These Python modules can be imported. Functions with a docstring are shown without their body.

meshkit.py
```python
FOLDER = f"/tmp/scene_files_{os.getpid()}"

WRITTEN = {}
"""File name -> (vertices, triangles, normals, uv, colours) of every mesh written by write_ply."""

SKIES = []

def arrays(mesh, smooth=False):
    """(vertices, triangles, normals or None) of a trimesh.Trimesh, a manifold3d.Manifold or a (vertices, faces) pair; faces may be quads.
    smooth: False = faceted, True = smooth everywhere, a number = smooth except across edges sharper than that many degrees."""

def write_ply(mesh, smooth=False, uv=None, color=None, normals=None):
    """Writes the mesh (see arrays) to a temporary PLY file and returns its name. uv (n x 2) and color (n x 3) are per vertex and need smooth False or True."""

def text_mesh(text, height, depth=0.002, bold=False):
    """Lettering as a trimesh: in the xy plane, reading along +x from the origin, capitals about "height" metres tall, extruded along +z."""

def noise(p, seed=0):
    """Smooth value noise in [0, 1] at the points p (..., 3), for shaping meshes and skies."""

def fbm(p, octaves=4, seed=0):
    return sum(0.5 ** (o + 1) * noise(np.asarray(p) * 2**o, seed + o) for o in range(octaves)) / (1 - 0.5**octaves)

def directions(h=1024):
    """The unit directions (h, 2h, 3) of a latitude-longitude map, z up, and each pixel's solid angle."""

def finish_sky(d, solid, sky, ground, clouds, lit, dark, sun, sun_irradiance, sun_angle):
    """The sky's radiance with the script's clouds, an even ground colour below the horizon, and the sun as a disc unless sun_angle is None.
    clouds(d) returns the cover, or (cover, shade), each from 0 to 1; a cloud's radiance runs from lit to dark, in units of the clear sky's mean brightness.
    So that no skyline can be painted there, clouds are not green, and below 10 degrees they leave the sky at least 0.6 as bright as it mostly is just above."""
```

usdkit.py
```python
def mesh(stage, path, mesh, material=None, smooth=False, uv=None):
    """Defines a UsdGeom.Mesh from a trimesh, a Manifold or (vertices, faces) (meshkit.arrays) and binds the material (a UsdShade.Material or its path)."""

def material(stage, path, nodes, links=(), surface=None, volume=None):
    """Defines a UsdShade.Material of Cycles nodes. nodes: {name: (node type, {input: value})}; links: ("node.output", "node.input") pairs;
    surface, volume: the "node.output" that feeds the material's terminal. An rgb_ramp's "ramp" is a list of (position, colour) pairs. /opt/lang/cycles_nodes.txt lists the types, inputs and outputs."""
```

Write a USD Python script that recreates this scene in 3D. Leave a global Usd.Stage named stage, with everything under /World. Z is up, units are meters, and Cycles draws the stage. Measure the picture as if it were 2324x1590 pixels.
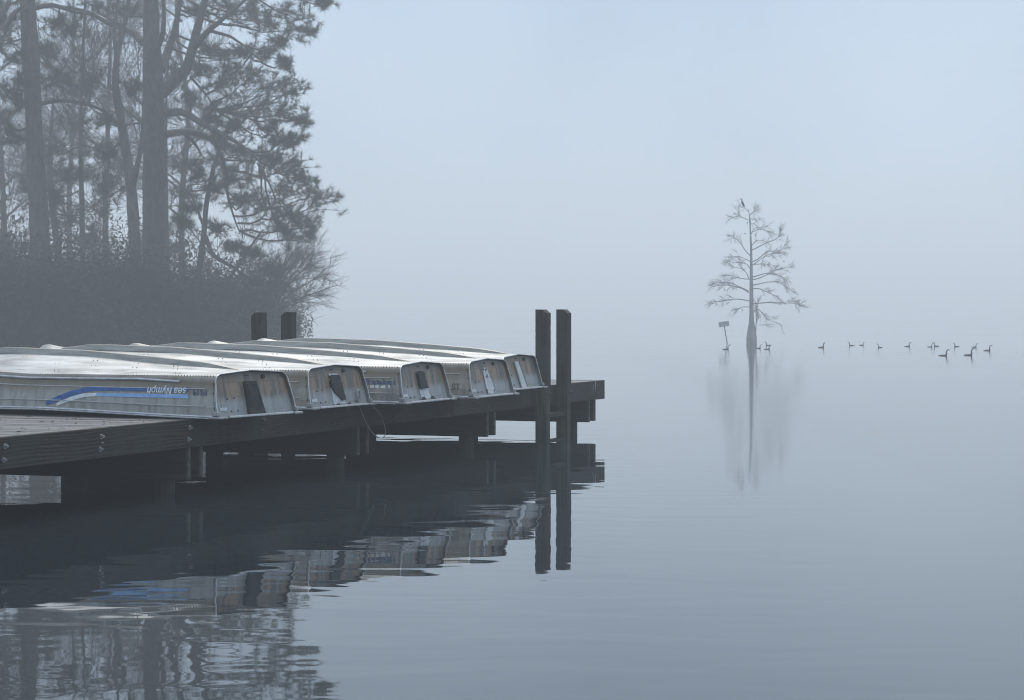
import math, random
import numpy as np, trimesh, shapely, manifold3d, usdkit, meshkit
from shapely.geometry import Polygon, Point
from pxr import Usd, UsdGeom, UsdLux, UsdShade, Gf, Sdf

stage = Usd.Stage.CreateInMemory()
UsdGeom.SetStageUpAxis(stage, 'Z')
UsdGeom.Xform.Define(stage, '/World')

# ------------------------------------------------------------------ camera, sky, sun, exposure
EYE = 1.604
cam = UsdGeom.Camera.Define(stage, '/World/camera')
cam.CreateHorizontalApertureAttr(36.0)
cam.CreateFocalLengthAttr(83.65)
cam.CreateVerticalApertureOffsetAttr(-1.627)
cam.AddTranslateOp().Set(Gf.Vec3d(0, 0, EYE))
cam.AddRotateXOp().Set(90.0)
cam.CreateClippingRangeAttr(Gf.Vec2f(.1, 5000))
cam.CreateExposureAttr(0.93)
SUN_EL, SUN_ROT = math.radians(52), math.radians(4)      # fog-veiled sun, high and ahead
sky = UsdLux.DomeLight.Define(stage, '/World/sky')
sky_mat = usdkit.material(stage, '/World/Looks/sky_air', {
    'clear': ('sky_texture', {'sky_type': 'single_scattering', 'sun_disc': False, 'sun_elevation': SUN_EL, 'sun_rotation': SUN_ROT}),
    'tc': ('texture_coordinate', {}),
    'n': ('noise_texture', {'scale': 4.2, 'detail': 3.0, 'roughness': 0.5}),
    'r': ('rgb_ramp', {'ramp': [(0.33, (2.2, 2.85, 3.75)), (0.67, (3.05, 3.75, 4.65))]}),
    'mix': ('mix_color', {'fac': 0.9}),
    'bg': ('background_shader', {'strength': 0.1})},
    [('tc.generated', 'n.vector'), ('n.fac', 'r.fac'), ('clear.color', 'mix.a'), ('r.color', 'mix.b'), ('mix.result', 'bg.color')], surface='bg.background')
UsdShade.MaterialBindingAPI.Apply(sky.GetPrim()).Bind(sky_mat)
sky.GetPrim().SetCustomDataByKey('kind', 'structure')
sky.GetPrim().SetCustomDataByKey('label', 'even pale blue-grey foggy morning sky')
sun = UsdLux.DistantLight.Define(stage, '/World/sun')
sun.CreateIntensityAttr(0.40)
sun.CreateAngleAttr(25.0)
sun.CreateNormalizeAttr(True)
sun.CreateColorAttr(Gf.Vec3f(1.0, 0.96, 0.90))
sun.AddRotateZOp().Set(-math.degrees(SUN_ROT))
sun.AddRotateXOp().Set(-(90 - math.degrees(SUN_EL)))

# ------------------------------------------------------------------ helpers
_names = {}


def numbered(parent, name):
    k = (str(parent), name)
    n = _names.get(k, 0)
    _names[k] = n + 1
    return name if n == 0 else f'{name}_{n:03d}'


def path_of(parent):
    return '/World' if parent is None else str(parent.GetPath())


def obj(name, mesh, mat, parent=None, smooth=False, **data):
    p = path_of(parent)
    m = usdkit.mesh(stage, f'{p}/{numbered(p, name)}', mesh, mat, smooth=smooth).GetPrim()
    for k, v in data.items():
        m.SetCustomDataByKey(k, v)
    return m


def thing(name, label, category, loc=(0, 0, 0), rotz=0.0, group=None, scale=None):
    x = UsdGeom.Xform.Define(stage, '/World/' + numbered('/World', name))
    x.AddTranslateOp().Set(Gf.Vec3d(*map(float, loc)))
    x.AddRotateZOp().Set(float(rotz))
    if scale:
        x.AddScaleOp().Set(Gf.Vec3f(scale, scale, scale))
    o = x.GetPrim()
    o.SetCustomDataByKey('label', label)
    o.SetCustomDataByKey('category', category)
    if group:
        o.SetCustomDataByKey('group', group)
    return o


def cat(ms):
    """Joins (vertices, faces) pairs and trimeshes into one pair."""
    V, F, n = [], [], 0
    for m in ms:
        v, f = (m.vertices, m.faces) if hasattr(m, 'vertices') else m
        v, f = np.asarray(v, float), np.asarray(f, int)
        if f.shape[1] == 4:
            f = np.vstack([f[:, [0, 1, 2]], f[:, [0, 2, 3]]])
        V.append(v); F.append(f + n); n += len(v)
    return np.vstack(V), np.vstack(F)


def box(x0, x1, y0, y1, z0, z1, c=0.0):
    """A box, its edges chamfered by c."""
    if c <= 0:
        return trimesh.creation.box(bounds=[(x0, y0, z0), (x1, y1, z1)])
    P = []
    for a, sa in ((x0, 1), (x1, -1)):
        for b, sb in ((y0, 1), (y1, -1)):
            for d, sd in ((z0, 1), (z1, -1)):
                P += [(a, b + sb * c, d + sd * c), (a + sa * c, b, d + sd * c), (a + sa * c, b + sb * c, d)]
    return trimesh.convex.convex_hull(np.array(P))


def tube(points, radii, sides=6, cap=True):
    p = np.asarray(points, float)
    r = np.broadcast_to(np.asarray(radii, float), (len(p),))
    t = np.gradient(p, axis=0)
    t /= np.linalg.norm(t, axis=1, keepdims=True) + 1e-12
    ref = np.where(np.abs(t[:, 2:]) < 0.9, [0, 0, 1.0], [1.0, 0, 0])
    if len(set(map(tuple, ref))) > 1:
        ref = np.broadcast_to([0.31, 0.95, 0.05], p.shape)
    a = np.cross(t, ref); a /= np.linalg.norm(a, axis=1, keepdims=True) + 1e-12
    b = np.cross(t, a)
    ang = np.arange(sides) * 2 * np.pi / sides
    v = p[:, None] + r[:, None, None] * (np.cos(ang)[None, :, None] * a[:, None] + np.sin(ang)[None, :, None] * b[:, None])
    i, j = np.meshgrid(np.arange(len(p) - 1), np.arange(sides), indexing='ij')
    q = np.stack([i * sides + j, i * sides + (j + 1) % sides, (i + 1) * sides + (j + 1) % sides, (i + 1) * sides + j], -1).reshape(-1, 4)[:, ::-1]
    v = v.reshape(-1, 3)
    f = np.vstack([q[:, [0, 1, 2]], q[:, [0, 2, 3]]])
    if cap:
        n = len(v)
        v = np.vstack([v, p[0], p[-1]])
        e = (len(p) - 1) * sides
        f = np.vstack([f] + [[[n, k, (k + 1) % sides], [n + 1, e + (k + 1) % sides, e + k]] for k in range(sides)])
    return v, f


def spline(pts, n):
    """Points along a smooth curve through pts (Catmull-Rom)."""
    p = np.asarray(pts, float)
    if len(p) < 3:
        s = np.linspace(0, 1, n)[:, None]
        return p[0] * (1 - s) + p[-1] * s
    p = np.vstack([2 * p[0] - p[1], p, 2 * p[-1] - p[-2]])
    u = np.linspace(0, len(p) - 3 - 1e-9, n)
    i = u.astype(int)
    t = (u - i)[:, None]
    a, b, c, d = p[i], p[i + 1], p[i + 2], p[i + 3]
    return 0.5 * (2 * b + (c - a) * t + (2 * a - 5 * b + 4 * c - d) * t ** 2 + (3 * b - a - 3 * c + d) * t ** 3)


def at(px, py, d):
    """The point d metres ahead that stands at (px, py) of a 2324 x 1590 sheet."""
    return np.array([(px - 1162) / 5400 * d, d, EYE - (py - 690) / 5400 * d])


# ------------------------------------------------------------------ materials
def mat(name, ca, cb, scale=6.0, stretch=(1, 1, 1), rough=0.7, rough_b=None, metallic=0.0, bump=0.0, detail=5.0, lo=0.35, hi=0.65, distortion=0.0, spec=0.5, shift=(0, 0, 0), cc=None):
    ramp = [(lo, ca), (hi, cb)] if cc is None else [(lo, ca), ((lo + hi) / 2, cc), (hi, cb)]
    nodes = {'tc': ('texture_coordinate', {}), 'map': ('mapping', {'scale': stretch, 'location': shift}),
             'n': ('noise_texture', {'scale': scale, 'detail': detail, 'roughness': 0.6, 'distortion': distortion}),
             'r': ('rgb_ramp', {'ramp': ramp}),
             'p': ('principled_bsdf', {'roughness': rough, 'metallic': metallic, 'specular_ior_level': spec})}
    links = [('tc.object', 'map.vector'), ('map.vector', 'n.vector'), ('n.fac', 'r.fac'), ('r.color', 'p.base_color')]
    if bump:
        nodes['b'] = ('bump', {'strength': 1.0, 'distance': bump})
        links += [('n.fac', 'b.height'), ('b.normal', 'p.normal')]
    if rough_b is not None:
        nodes['m'] = ('map_range', {'from_min': lo, 'from_max': hi, 'to_min': rough, 'to_max': rough_b, 'clamp': True})
        links += [('n.fac', 'm.value'), ('m.result', 'p.roughness')]
    return usdkit.material(stage, '/World/Looks/' + name, nodes, links, surface='p.BSDF')


def wood_mat(name, ca, cb, along, rough=0.75, wave=9.0, shift=(0, 0, 0), stain=(0.03, 0.035, 0.028), spec=0.3, rings='y'):
    """Sawn wood, the grain running along the axis 'along' (0, 1 or 2), with weather stains."""
    s = [1.0, 1.0, 1.0]; s[along] = 0.055
    g = [9.0, 9.0, 9.0]; g[along] = 0.7
    nodes = {'tc': ('texture_coordinate', {}),
             'm1': ('mapping', {'scale': s, 'location': shift}), 'm2': ('mapping', {'scale': g, 'location': shift}),
             'w': ('wave_texture', {'wave_type': 'bands', 'bands_direction': 'z' if along == 0 else 'x', 'scale': wave, 'distortion': 9.0, 'detail': 1.5, 'detail_scale': 1.2}),
             'n': ('noise_texture', {'scale': 7.0, 'detail': 6.0, 'roughness': 0.65}),
             'st': ('noise_texture', {'scale': 2.1, 'detail': 4.0, 'roughness': 0.6}),
             'h': ('mix_float', {'fac': 0.55}), 'r': ('rgb_ramp', {'ramp': [(0.25, ca), (0.75, cb)]}),
             'sr': ('rgb_ramp', {'ramp': [(0.42, (0, 0, 0)), (0.62, (1, 1, 1))]}),
             'mx': ('mix_color', {'b': stain}), 'b': ('bump', {'strength': 0.7, 'distance': 0.004}),
             'p': ('principled_bsdf', {'roughness': rough, 'specular_ior_level': spec})}
    links = [('tc.object', 'm1.vector'), ('m1.vector', 'w.vector'), ('tc.object', 'm2.vector'), ('m2.vector', 'n.vector'), ('tc.object', 'st.vector'),
             ('w.fac', 'h.a'), ('n.fac', 'h.b'), ('h.result', 'r.fac'), ('st.fac', 'sr.fac'), ('sr.color', 'mx.fac'), ('r.color', 'mx.a'),
             ('mx.result', 'p.base_color'), ('h.result', 'b.height'), ('b.normal', 'p.normal')]
    return usdkit.material(stage, '/World/Looks/' + name, nodes, links, surface='p.BSDF')


def plain(name, c, rough=0.6, metallic=0.0, spec=0.5):
    return usdkit.material(stage, '/World/Looks/' + name, {'p': ('principled_bsdf', {'base_color': c, 'roughness': rough, 'metallic': metallic, 'specular_ior_level': spec})}, surface='p.BSDF')


def leaf_mat(name, ca, cb):
    return usdkit.material(stage, '/World/Looks/' + name, {
        'g': ('geometry', {}), 'n': ('noise_texture', {'scale': 1.6, 'detail': 3.0}), 'r': ('rgb_ramp', {'ramp': [(0.35, ca), (0.65, cb)]}),
        'p': ('principled_bsdf', {'roughness': 0.6, 'specular_ior_level': 0.25}), 't': ('translucent_bsdf', {}), 'm': ('mix_closure', {'fac': 0.18})},
        [('g.position', 'n.vector'), ('n.fac', 'r.fac'), ('r.color', 'p.base_color'), ('r.color', 't.color'), ('p.BSDF', 'm.closure1'), ('t.BSDF', 'm.closure2')], surface='m.closure')


RIM = [wood_mat(f'rim_wood_{k}', (0.004, 0.0032, 0.0026), (0.062, 0.046, 0.033), 0, wave=11 + 3 * k, shift=(1.7 * k, .6 * k, .31 * k)) for k in range(3)]
PLANK = [mat(f'plank_wood_{k}', tuple(x * (1, .6, 1.25, .8)[k] for x in (0.022, 0.0225, 0.0235)), tuple(x * (1, .6, 1.25, .8)[k] for x in (0.085, 0.088, 0.093)), scale=5, stretch=(9, .5, 9), rough=0.42, rough_b=0.62, bump=.003, shift=(k * 3.1, k, 0)) for k in range(4)]
BEAM = wood_mat('beam_wood', (0.010, 0.010, 0.008), (0.042, 0.041, 0.030), 1, wave=10)
ENDGRAIN = mat('beam_end', (0.05, 0.05, 0.036), (0.12, 0.12, 0.09), scale=22, rough=0.8)
PILE = wood_mat('pile_wood', (0.014, 0.014, 0.012), (0.045, 0.046, 0.036), 2, wave=10)
POST = [wood_mat(f'post_wood_{k}', (0.007, 0.006, 0.005), (0.050, 0.040, 0.030), 2, wave=12, shift=(k, 2 * k, k)) for k in range(2)]
LIT_ALGAE = wood_mat('lit_algae_wood', (0.020, 0.021, 0.015), (0.085, 0.088, 0.058), 2, wave=12)  # greenish growth, coloured paler to imitate light on the lower post faces
GALV = mat('galvanised', (0.22, 0.22, 0.22), (0.42, 0.42, 0.41), scale=60, rough=0.45, metallic=0.7)
RUST = mat('old_bolt', (0.05, 0.045, 0.04), (0.22, 0.21, 0.20), scale=50, rough=0.6, metallic=0.5)

# ------------------------------------------------------------------ water, lake shore, haze
water_mat = usdkit.material(stage, '/World/Looks/lake_water', {
    'g': ('geometry', {}),
    'm1': ('mapping', {'scale': (1.0, 1.9, 1.0), 'rotation': (0, 0, 0.25)}), 'n1': ('noise_texture', {'scale': 0.85, 'detail': 1.5, 'roughness': 0.4, 'distortion': 0.6}),
    'm2': ('mapping', {'scale': (1.0, 1.5, 1.0), 'rotation': (0, 0, -0.3)}), 'n2': ('noise_texture', {'scale': 2.6, 'detail': 1.0, 'roughness': 0.4}),
    'n3': ('noise_texture', {'scale': 0.07, 'detail': 2.0}), 'r3': ('map_range', {'from_min': 0.36, 'from_max': 0.66, 'to_min': 0.25, 'to_max': 1.0, 'clamp': True}),
    'sx': ('separate_xyz', {}), 'lx': ('map_range', {'from_min': 2.5, 'from_max': -3.0, 'to_min': 0.035, 'to_max': 1.0, 'clamp': True}),
    'ly': ('map_range', {'from_min': 45.0, 'from_max': 75.0, 'to_min': 0.0, 'to_max': 1.1, 'clamp': True}), 'la': ('math', {'math_type': 'maximum'}),
    'h1': ('math', {'math_type': 'multiply', 'value2': 0.0105}), 'h2': ('math', {'math_type': 'multiply_add', 'value2': 0.0018}),
    'a1': ('math', {'math_type': 'multiply'}), 'a2': ('math', {'math_type': 'multiply'}),
    'b': ('bump', {'strength': 1.0, 'distance': 1.0}), 'rx': ('map_range', {'from_min': 1.0, 'from_max': 4.0, 'to_min': 0.0, 'to_max': 0.09, 'clamp': True}), 'ry': ('map_range', {'from_min': 105.0, 'from_max': 30.0, 'to_min': 0.0, 'to_max': 1.0, 'clamp': True}), 'rr': ('math', {'math_type': 'multiply_add', 'value3': 0.016}),
    'p': ('principled_bsdf', {'base_color': (0.011, 0.0145, 0.0165), 'ior': 1.333})},
    [('g.position', 'm1.vector'), ('m1.vector', 'n1.vector'), ('g.position', 'm2.vector'), ('m2.vector', 'n2.vector'), ('g.position', 'n3.vector'), ('n3.fac', 'r3.value'),
     ('g.position', 'sx.vector'), ('sx.x', 'lx.value'), ('sx.x', 'rx.value'), ('sx.y', 'ry.value'), ('rx.result', 'rr.value1'), ('ry.result', 'rr.value2'), ('rr.value', 'p.roughness'), ('n1.fac', 'h1.value1'), ('n2.fac', 'h2.value1'), ('h1.value', 'h2.value3'),
     ('r3.result', 'a1.value1'), ('sx.y', 'ly.value'), ('lx.result', 'la.value1'), ('ly.result', 'la.value2'), ('la.value', 'a1.value2'), ('a1.value', 'a2.value1'), ('h2.value', 'a2.value2'), ('a2.value', 'b.height'), ('b.normal', 'p.normal')], surface='p.BSDF')
g = 1490.0
obj('water', (np.array([[-g, -g, 0], [g, -g, 0], [g, g, 0], [-g, g, 0]]), np.array([[0, 1, 2], [0, 2, 3]])), water_mat, kind='structure', label='still grey lake water mirroring the fog')

shore = Polygon([(-215, 50), (-76, 66), (-35, 77), (-18, 79.5), (-10.6, 82.7), (-8.2, 86.7), (-9.5, 93), (-18, 109), (-36, 153), (-82, 215), (-215, 260)])
gx, gy = np.meshgrid(np.linspace(-214, -4, 110), np.linspace(46, 262, 110), indexing='ij')
pts = shapely.points(gx.ravel(), gy.ravel())
edge = shapely.distance(pts, shore.exterior) * np.where(shapely.contains(shore, pts), 1, -1)
gz = np.where(edge < 0, -0.5, np.minimum(edge * 0.28, 0.7 + edge * 0.01)) + 0.12 * meshkit.fbm(np.stack([gx.ravel(), gy.ravel(), 0 * gx.ravel()], 1) * 0.5, 3) - 0.06
ii, jj = np.meshgrid(np.arange(109), np.arange(109), indexing='ij')
q = np.stack([ii * 110 + jj, (ii + 1) * 110 + jj, (ii + 1) * 110 + jj + 1, ii * 110 + jj + 1], -1).reshape(-1, 4)
q = q[(gz[q] > -0.4).any(1)]
used, q = np.unique(q, return_inverse=True)
q = q.reshape(-1, 4)
obj('lake_bank', (np.stack([gx.ravel(), gy.ravel(), gz], 1)[used], q), mat('bank_soil', (0.03, 0.026, 0.018), (0.07, 0.06, 0.04), scale=3, rough=0.9), smooth=True, kind='structure', label='low dark wooded bank behind the dock')

haze_mat = usdkit.material(stage, '/World/Looks/haze_air', {'p': ('principled_volume', {'color': (0.925, 0.97, 1.0), 'density': 0.0031, 'anisotropy': 0.25})}, volume='p.volume')
obj('haze', box(-1500, 1500, -1500, 1500, -1.0, 21.0), haze_mat, kind='stuff', label='pale morning fog over the lake')

# ------------------------------------------------------------------ dock
DOCK_A, DOCK_ANG = (-3.69, 17.15, 0.0), math.degrees(math.atan2(.9354, .3535))
U0, U1, VW, TOP = -4.0, 13.75, 3.38, 0.6415
rng = np.random.default_rng(4)
dock = thing('wooden_dock', 'weathered dark timber dock standing on piles under the upturned boats', 'dock', DOCK_A, DOCK_ANG)
u = U0 + 0.01
k = 0
while u < U1 - 0.06:
    w = min(0.139, U1 - 0.045 - u)
    dz = rng.uniform(-.003, .002)
    obj('deck_plank', box(u, u + w, 0.042 + rng.uniform(0, .006), VW - 0.042, TOP - 0.04 + dz, TOP - 0.002 + dz, .003), PLANK[k % 4], dock)
    u += 0.149 + rng.uniform(-.001, .001); k += 1
cuts = [U0, -0.9, 3.55, 8.26, U1]
for a, b, m in zip(cuts[:-1], cuts[1:], (RIM[1], RIM[0], RIM[2], RIM[1])):
    obj('rim_board', box(a + .0015, b - .0015, 0, 0.038, TOP - .235, TOP, .004), m, dock)
    obj('rim_board', box(a + .0015, b - .0015, VW - .038, VW, TOP - .235, TOP, .004), m, dock)
for uu in (U0, U1 - .038):
    obj('rim_board', box(uu, uu + .038, 0.040, VW - .040, TOP - .235, TOP - .001, .004), BEAM, dock)
for vv in np.linspace(.5, 2.88, 4):
    obj('joist', box(U0 + .05, U1 - .05, vv - .019, vv + .019, TOP - .236, TOP - .048), BEAM, dock)
for uc in (-3.35, -0.40, 2.995, 6.41, 9.86, 13.33):
    for s in (-1, 1):
        obj('cross_beam', box(uc + s * .11 - .019, uc + s * .11 + .019, 0.045, VW - .045, .133 if s < 0 else .140, TOP - .238, .003), BEAM, dock)
        obj('beam_end', box(uc + s * .11 - .0185, uc + s * .11 + .0185, 0.022, 0.0445, .134 if s < 0 else .141, TOP - .2385, .004), ENDGRAIN, dock)
    for vv in ((.32, 1.18, 3.06) if 2.9 < uc < 3.1 else (.32, 1.65, 3.06)):
        r = 0.089 + rng.uniform(-.004, .002)
        zz = np.linspace(-1.3, TOP - .24, 6)
        pp = np.stack([uc + rng.normal(0, .004, 6), vv + rng.normal(0, .004, 6), zz], 1)
        obj('pile', tube(pp, r * np.linspace(1.06, .98, 6), 14), PILE, dock, smooth=50)


def bolt_mesh(x, z, y=-0.001, r=0.021):
    """A washer with a nut on it, on the face y = const, looking towards -y."""
    wsh = trimesh.creation.cylinder(r, 0.005, sections=14)
    nut = trimesh.creation.cylinder(r * .62, 0.016, sections=6); nut.apply_translation((0, 0, .0095))
    tip = trimesh.creation.cylinder(r * .3, 0.012, sections=8); tip.apply_translation((0, 0, .0225))
    m = trimesh.util.concatenate([wsh, nut, tip])
    m.apply_transform(trimesh.transformations.rotation_matrix(math.pi / 2, [1, 0, 0]))
    m.apply_translation((x, y - .0025, z))
    return m


for uu, lower, upper in ((-1.35, 1, 1), (.05, 1, 1), (1.40, 1, 1), (2.83, 1, 1), (4.18, 1, 1), (5.65, 1, 0), (7.08, 1, 1), (9.71, 1, 1), (13.45, 1, 1)):
    mm = GALV if uu < 3 else RUST
    if upper:
        obj('bolt', bolt_mesh(uu + .01, TOP - .068), mm, dock)
    if lower:
        obj('bolt', bolt_mesh(uu - .01, TOP - .165), mm, dock)


STREAK = plain('pale_streak', (0.34, 0.33, 0.30), 0.8)
for uu, z_0, z_1, w_, du in ((13.30, .50, .60, .012, .03), (13.36, .53, .636, .02, .0), (13.385, .50, .63, .010, .0)):
    pl = Polygon([(uu - du, z_0), (uu - du + w_ * .5, z_0 - .004), (uu + w_, z_1), (uu, z_1)])
    m = trimesh.creation.extrude_polygon(pl, .0015, engine='earcut')
    m.vertices = np.stack([m.vertices[:, 0], -.0005 - m.vertices[:, 2], m.vertices[:, 1]], 1); m.fix_normals()
    obj('dropping_streak', m, STREAK, dock)
obj('metal_tag', box(1.415, 1.455, -.003, -.0005, TOP - .122, TOP - .116), STREAK, dock)


def ladder(us, v_out, sgn, top, label):
    t = thing('dock_ladder', label, 'ladder', DOCK_A, DOCK_ANG, 'post ladders on the dock edges')
    for i, uc in enumerate(us):
        a, b = (v_out - .002, v_out - .142) if sgn < 0 else (v_out + .002, v_out + .142)
        hi = Polygon([(a, .61), (a, top), (a + (b - a) * .62, top), (b, top - .045), (b, .61)])
        lo = Polygon([(a, -1.25), (a, .61), (b, .61), (b, -1.25)])
        ms = []
        for poly, x0, x1 in ((hi, -.07, .07), (lo, -.07, .042)):
            m = trimesh.creation.extrude_polygon(poly, x1 - x0, engine='earcut')
            vv = m.vertices.copy()
            m.vertices = np.stack([uc + x0 + vv[:, 2], vv[:, 0], vv[:, 1]], 1)
            m.fix_normals()
            ms.append(m)
        if i == 0 and sgn > 0:
            for m in ms:
                m.vertices[:, 0] += (1.0 - m.vertices[:, 2]) * .05
        obj('post', ms[0], POST[i % 2], t)
        obj('post_foot', ms[1], LIT_ALGAE, t)
        obj('bolt', bolt_mesh(uc + .02, .555, v_out - .143 if sgn < 0 else v_out - .0), RUST, t)
    for z in (.30, -.01, -.32):
        a, b = (v_out - .125, v_out - .035) if sgn < 0 else (v_out + .035, v_out + .125)
        obj('rung', box(us[0] + .043, us[1] - .072, a, b, z - .026, z + .026, .006), BEAM, t)


ladder((11.27, 11.99), 0.0, -1, 1.537, 'nearer ladder of two dark chamfered posts and rungs beside the farthest boat')
ladder((10.98, 11.77), VW, 1, 1.50, 'farther two-post ladder rising behind the boats on the back edge')

r = np.random.default_rng(8)
lit = np.stack([np.where(r.random(150) < .8, r.uniform(-1.5, 3.2, 150), r.uniform(11, 13.6, 150)), np.abs(r.normal(0, .9, 150)) + .05, np.full(150, TOP + .004)], 1)
lit = lit[lit[:, 1] < VW - .05]
lv, lf = [], []
for p_ in lit:
    a_ = r.uniform(0, 6.28); l_ = r.uniform(.012, .045); w_ = l_ * r.uniform(.15, .5)
    c_, s_ = math.cos(a_), math.sin(a_)
    n_ = len(lv)
    for x_, y_, z_ in ((-l_, 0, 0), (0, w_, r.uniform(0, .012)), (l_, 0, r.uniform(0, .006)), (0, -w_, r.uniform(0, .012))):
        lv.append(p_ + [x_ * c_ - y_ * s_, x_ * s_ + y_ * c_, z_])
    lf += [[n_, n_ + 3, n_ + 1], [n_ + 1, n_ + 3, n_ + 2]]
ca, sa = math.cos(math.radians(DOCK_ANG)), math.sin(math.radians(DOCK_ANG))
lv = np.array(lv)
lv = np.stack([lv[:, 0] * ca - lv[:, 1] * sa + DOCK_A[0], lv[:, 0] * sa + lv[:, 1] * ca + DOCK_A[1], lv[:, 2]], 1)
obj('leaf_litter', (lv, np.array(lf)), mat('dead_leaves', (0.03, 0.02, 0.012), (0.10, 0.075, 0.045), scale=30, rough=0.9), kind='stuff', label='scattered dead leaves and needles on the dock boards', category='leaf litter')

# ------------------------------------------------------------------ upturned boats
L = 3.66
RAKE = 0.075


def alu(name, base, seed, tan=0.85):
    """Old bare aluminium: grey, streaked downwards, with tan water stains and painted shade on the upper part of upright faces."""
    return usdkit.material(stage, '/World/Looks/' + name, {
        'tc': ('texture_coordinate', {}), 'm': ('mapping', {'scale': (7, 7, 0.8), 'location': (seed, seed * .7, 0)}),
        'n': ('noise_texture', {'scale': 2.2, 'detail': 5.0, 'roughness': 0.6}),
        'r': ('rgb_ramp', {'ramp': [(0.3, tuple(x * .62 for x in base)), (0.5, base), (0.72, tuple(min(1, x * 1.22) for x in base))]}),
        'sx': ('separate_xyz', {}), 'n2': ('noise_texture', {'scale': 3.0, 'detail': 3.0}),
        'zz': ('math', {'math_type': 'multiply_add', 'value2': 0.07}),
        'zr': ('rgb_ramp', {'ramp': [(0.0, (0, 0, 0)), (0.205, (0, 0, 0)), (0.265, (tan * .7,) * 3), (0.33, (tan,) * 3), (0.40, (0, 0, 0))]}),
        'mx': ('mix_color', {'b': (0.17, 0.128, 0.078)}),  # brown of the stains and of the shade painted below the rail
        'n4': ('noise_texture', {'scale': 90.0, 'detail': 2.0}), 'b': ('bump', {'strength': 0.35, 'distance': 0.002}),
        'p': ('principled_bsdf', {'metallic': 0.5, 'roughness': 0.44})},
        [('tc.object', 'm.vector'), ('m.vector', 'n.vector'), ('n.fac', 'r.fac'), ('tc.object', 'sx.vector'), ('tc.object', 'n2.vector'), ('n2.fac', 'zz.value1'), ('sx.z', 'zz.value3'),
         ('zz.value', 'zr.fac'), ('zr.color', 'mx.fac'), ('r.color', 'mx.a'), ('mx.result', 'p.base_color'), ('tc.object', 'n4.vector'), ('n4.fac', 'b.height'), ('b.normal', 'p.normal')], surface='p.BSDF')


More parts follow.
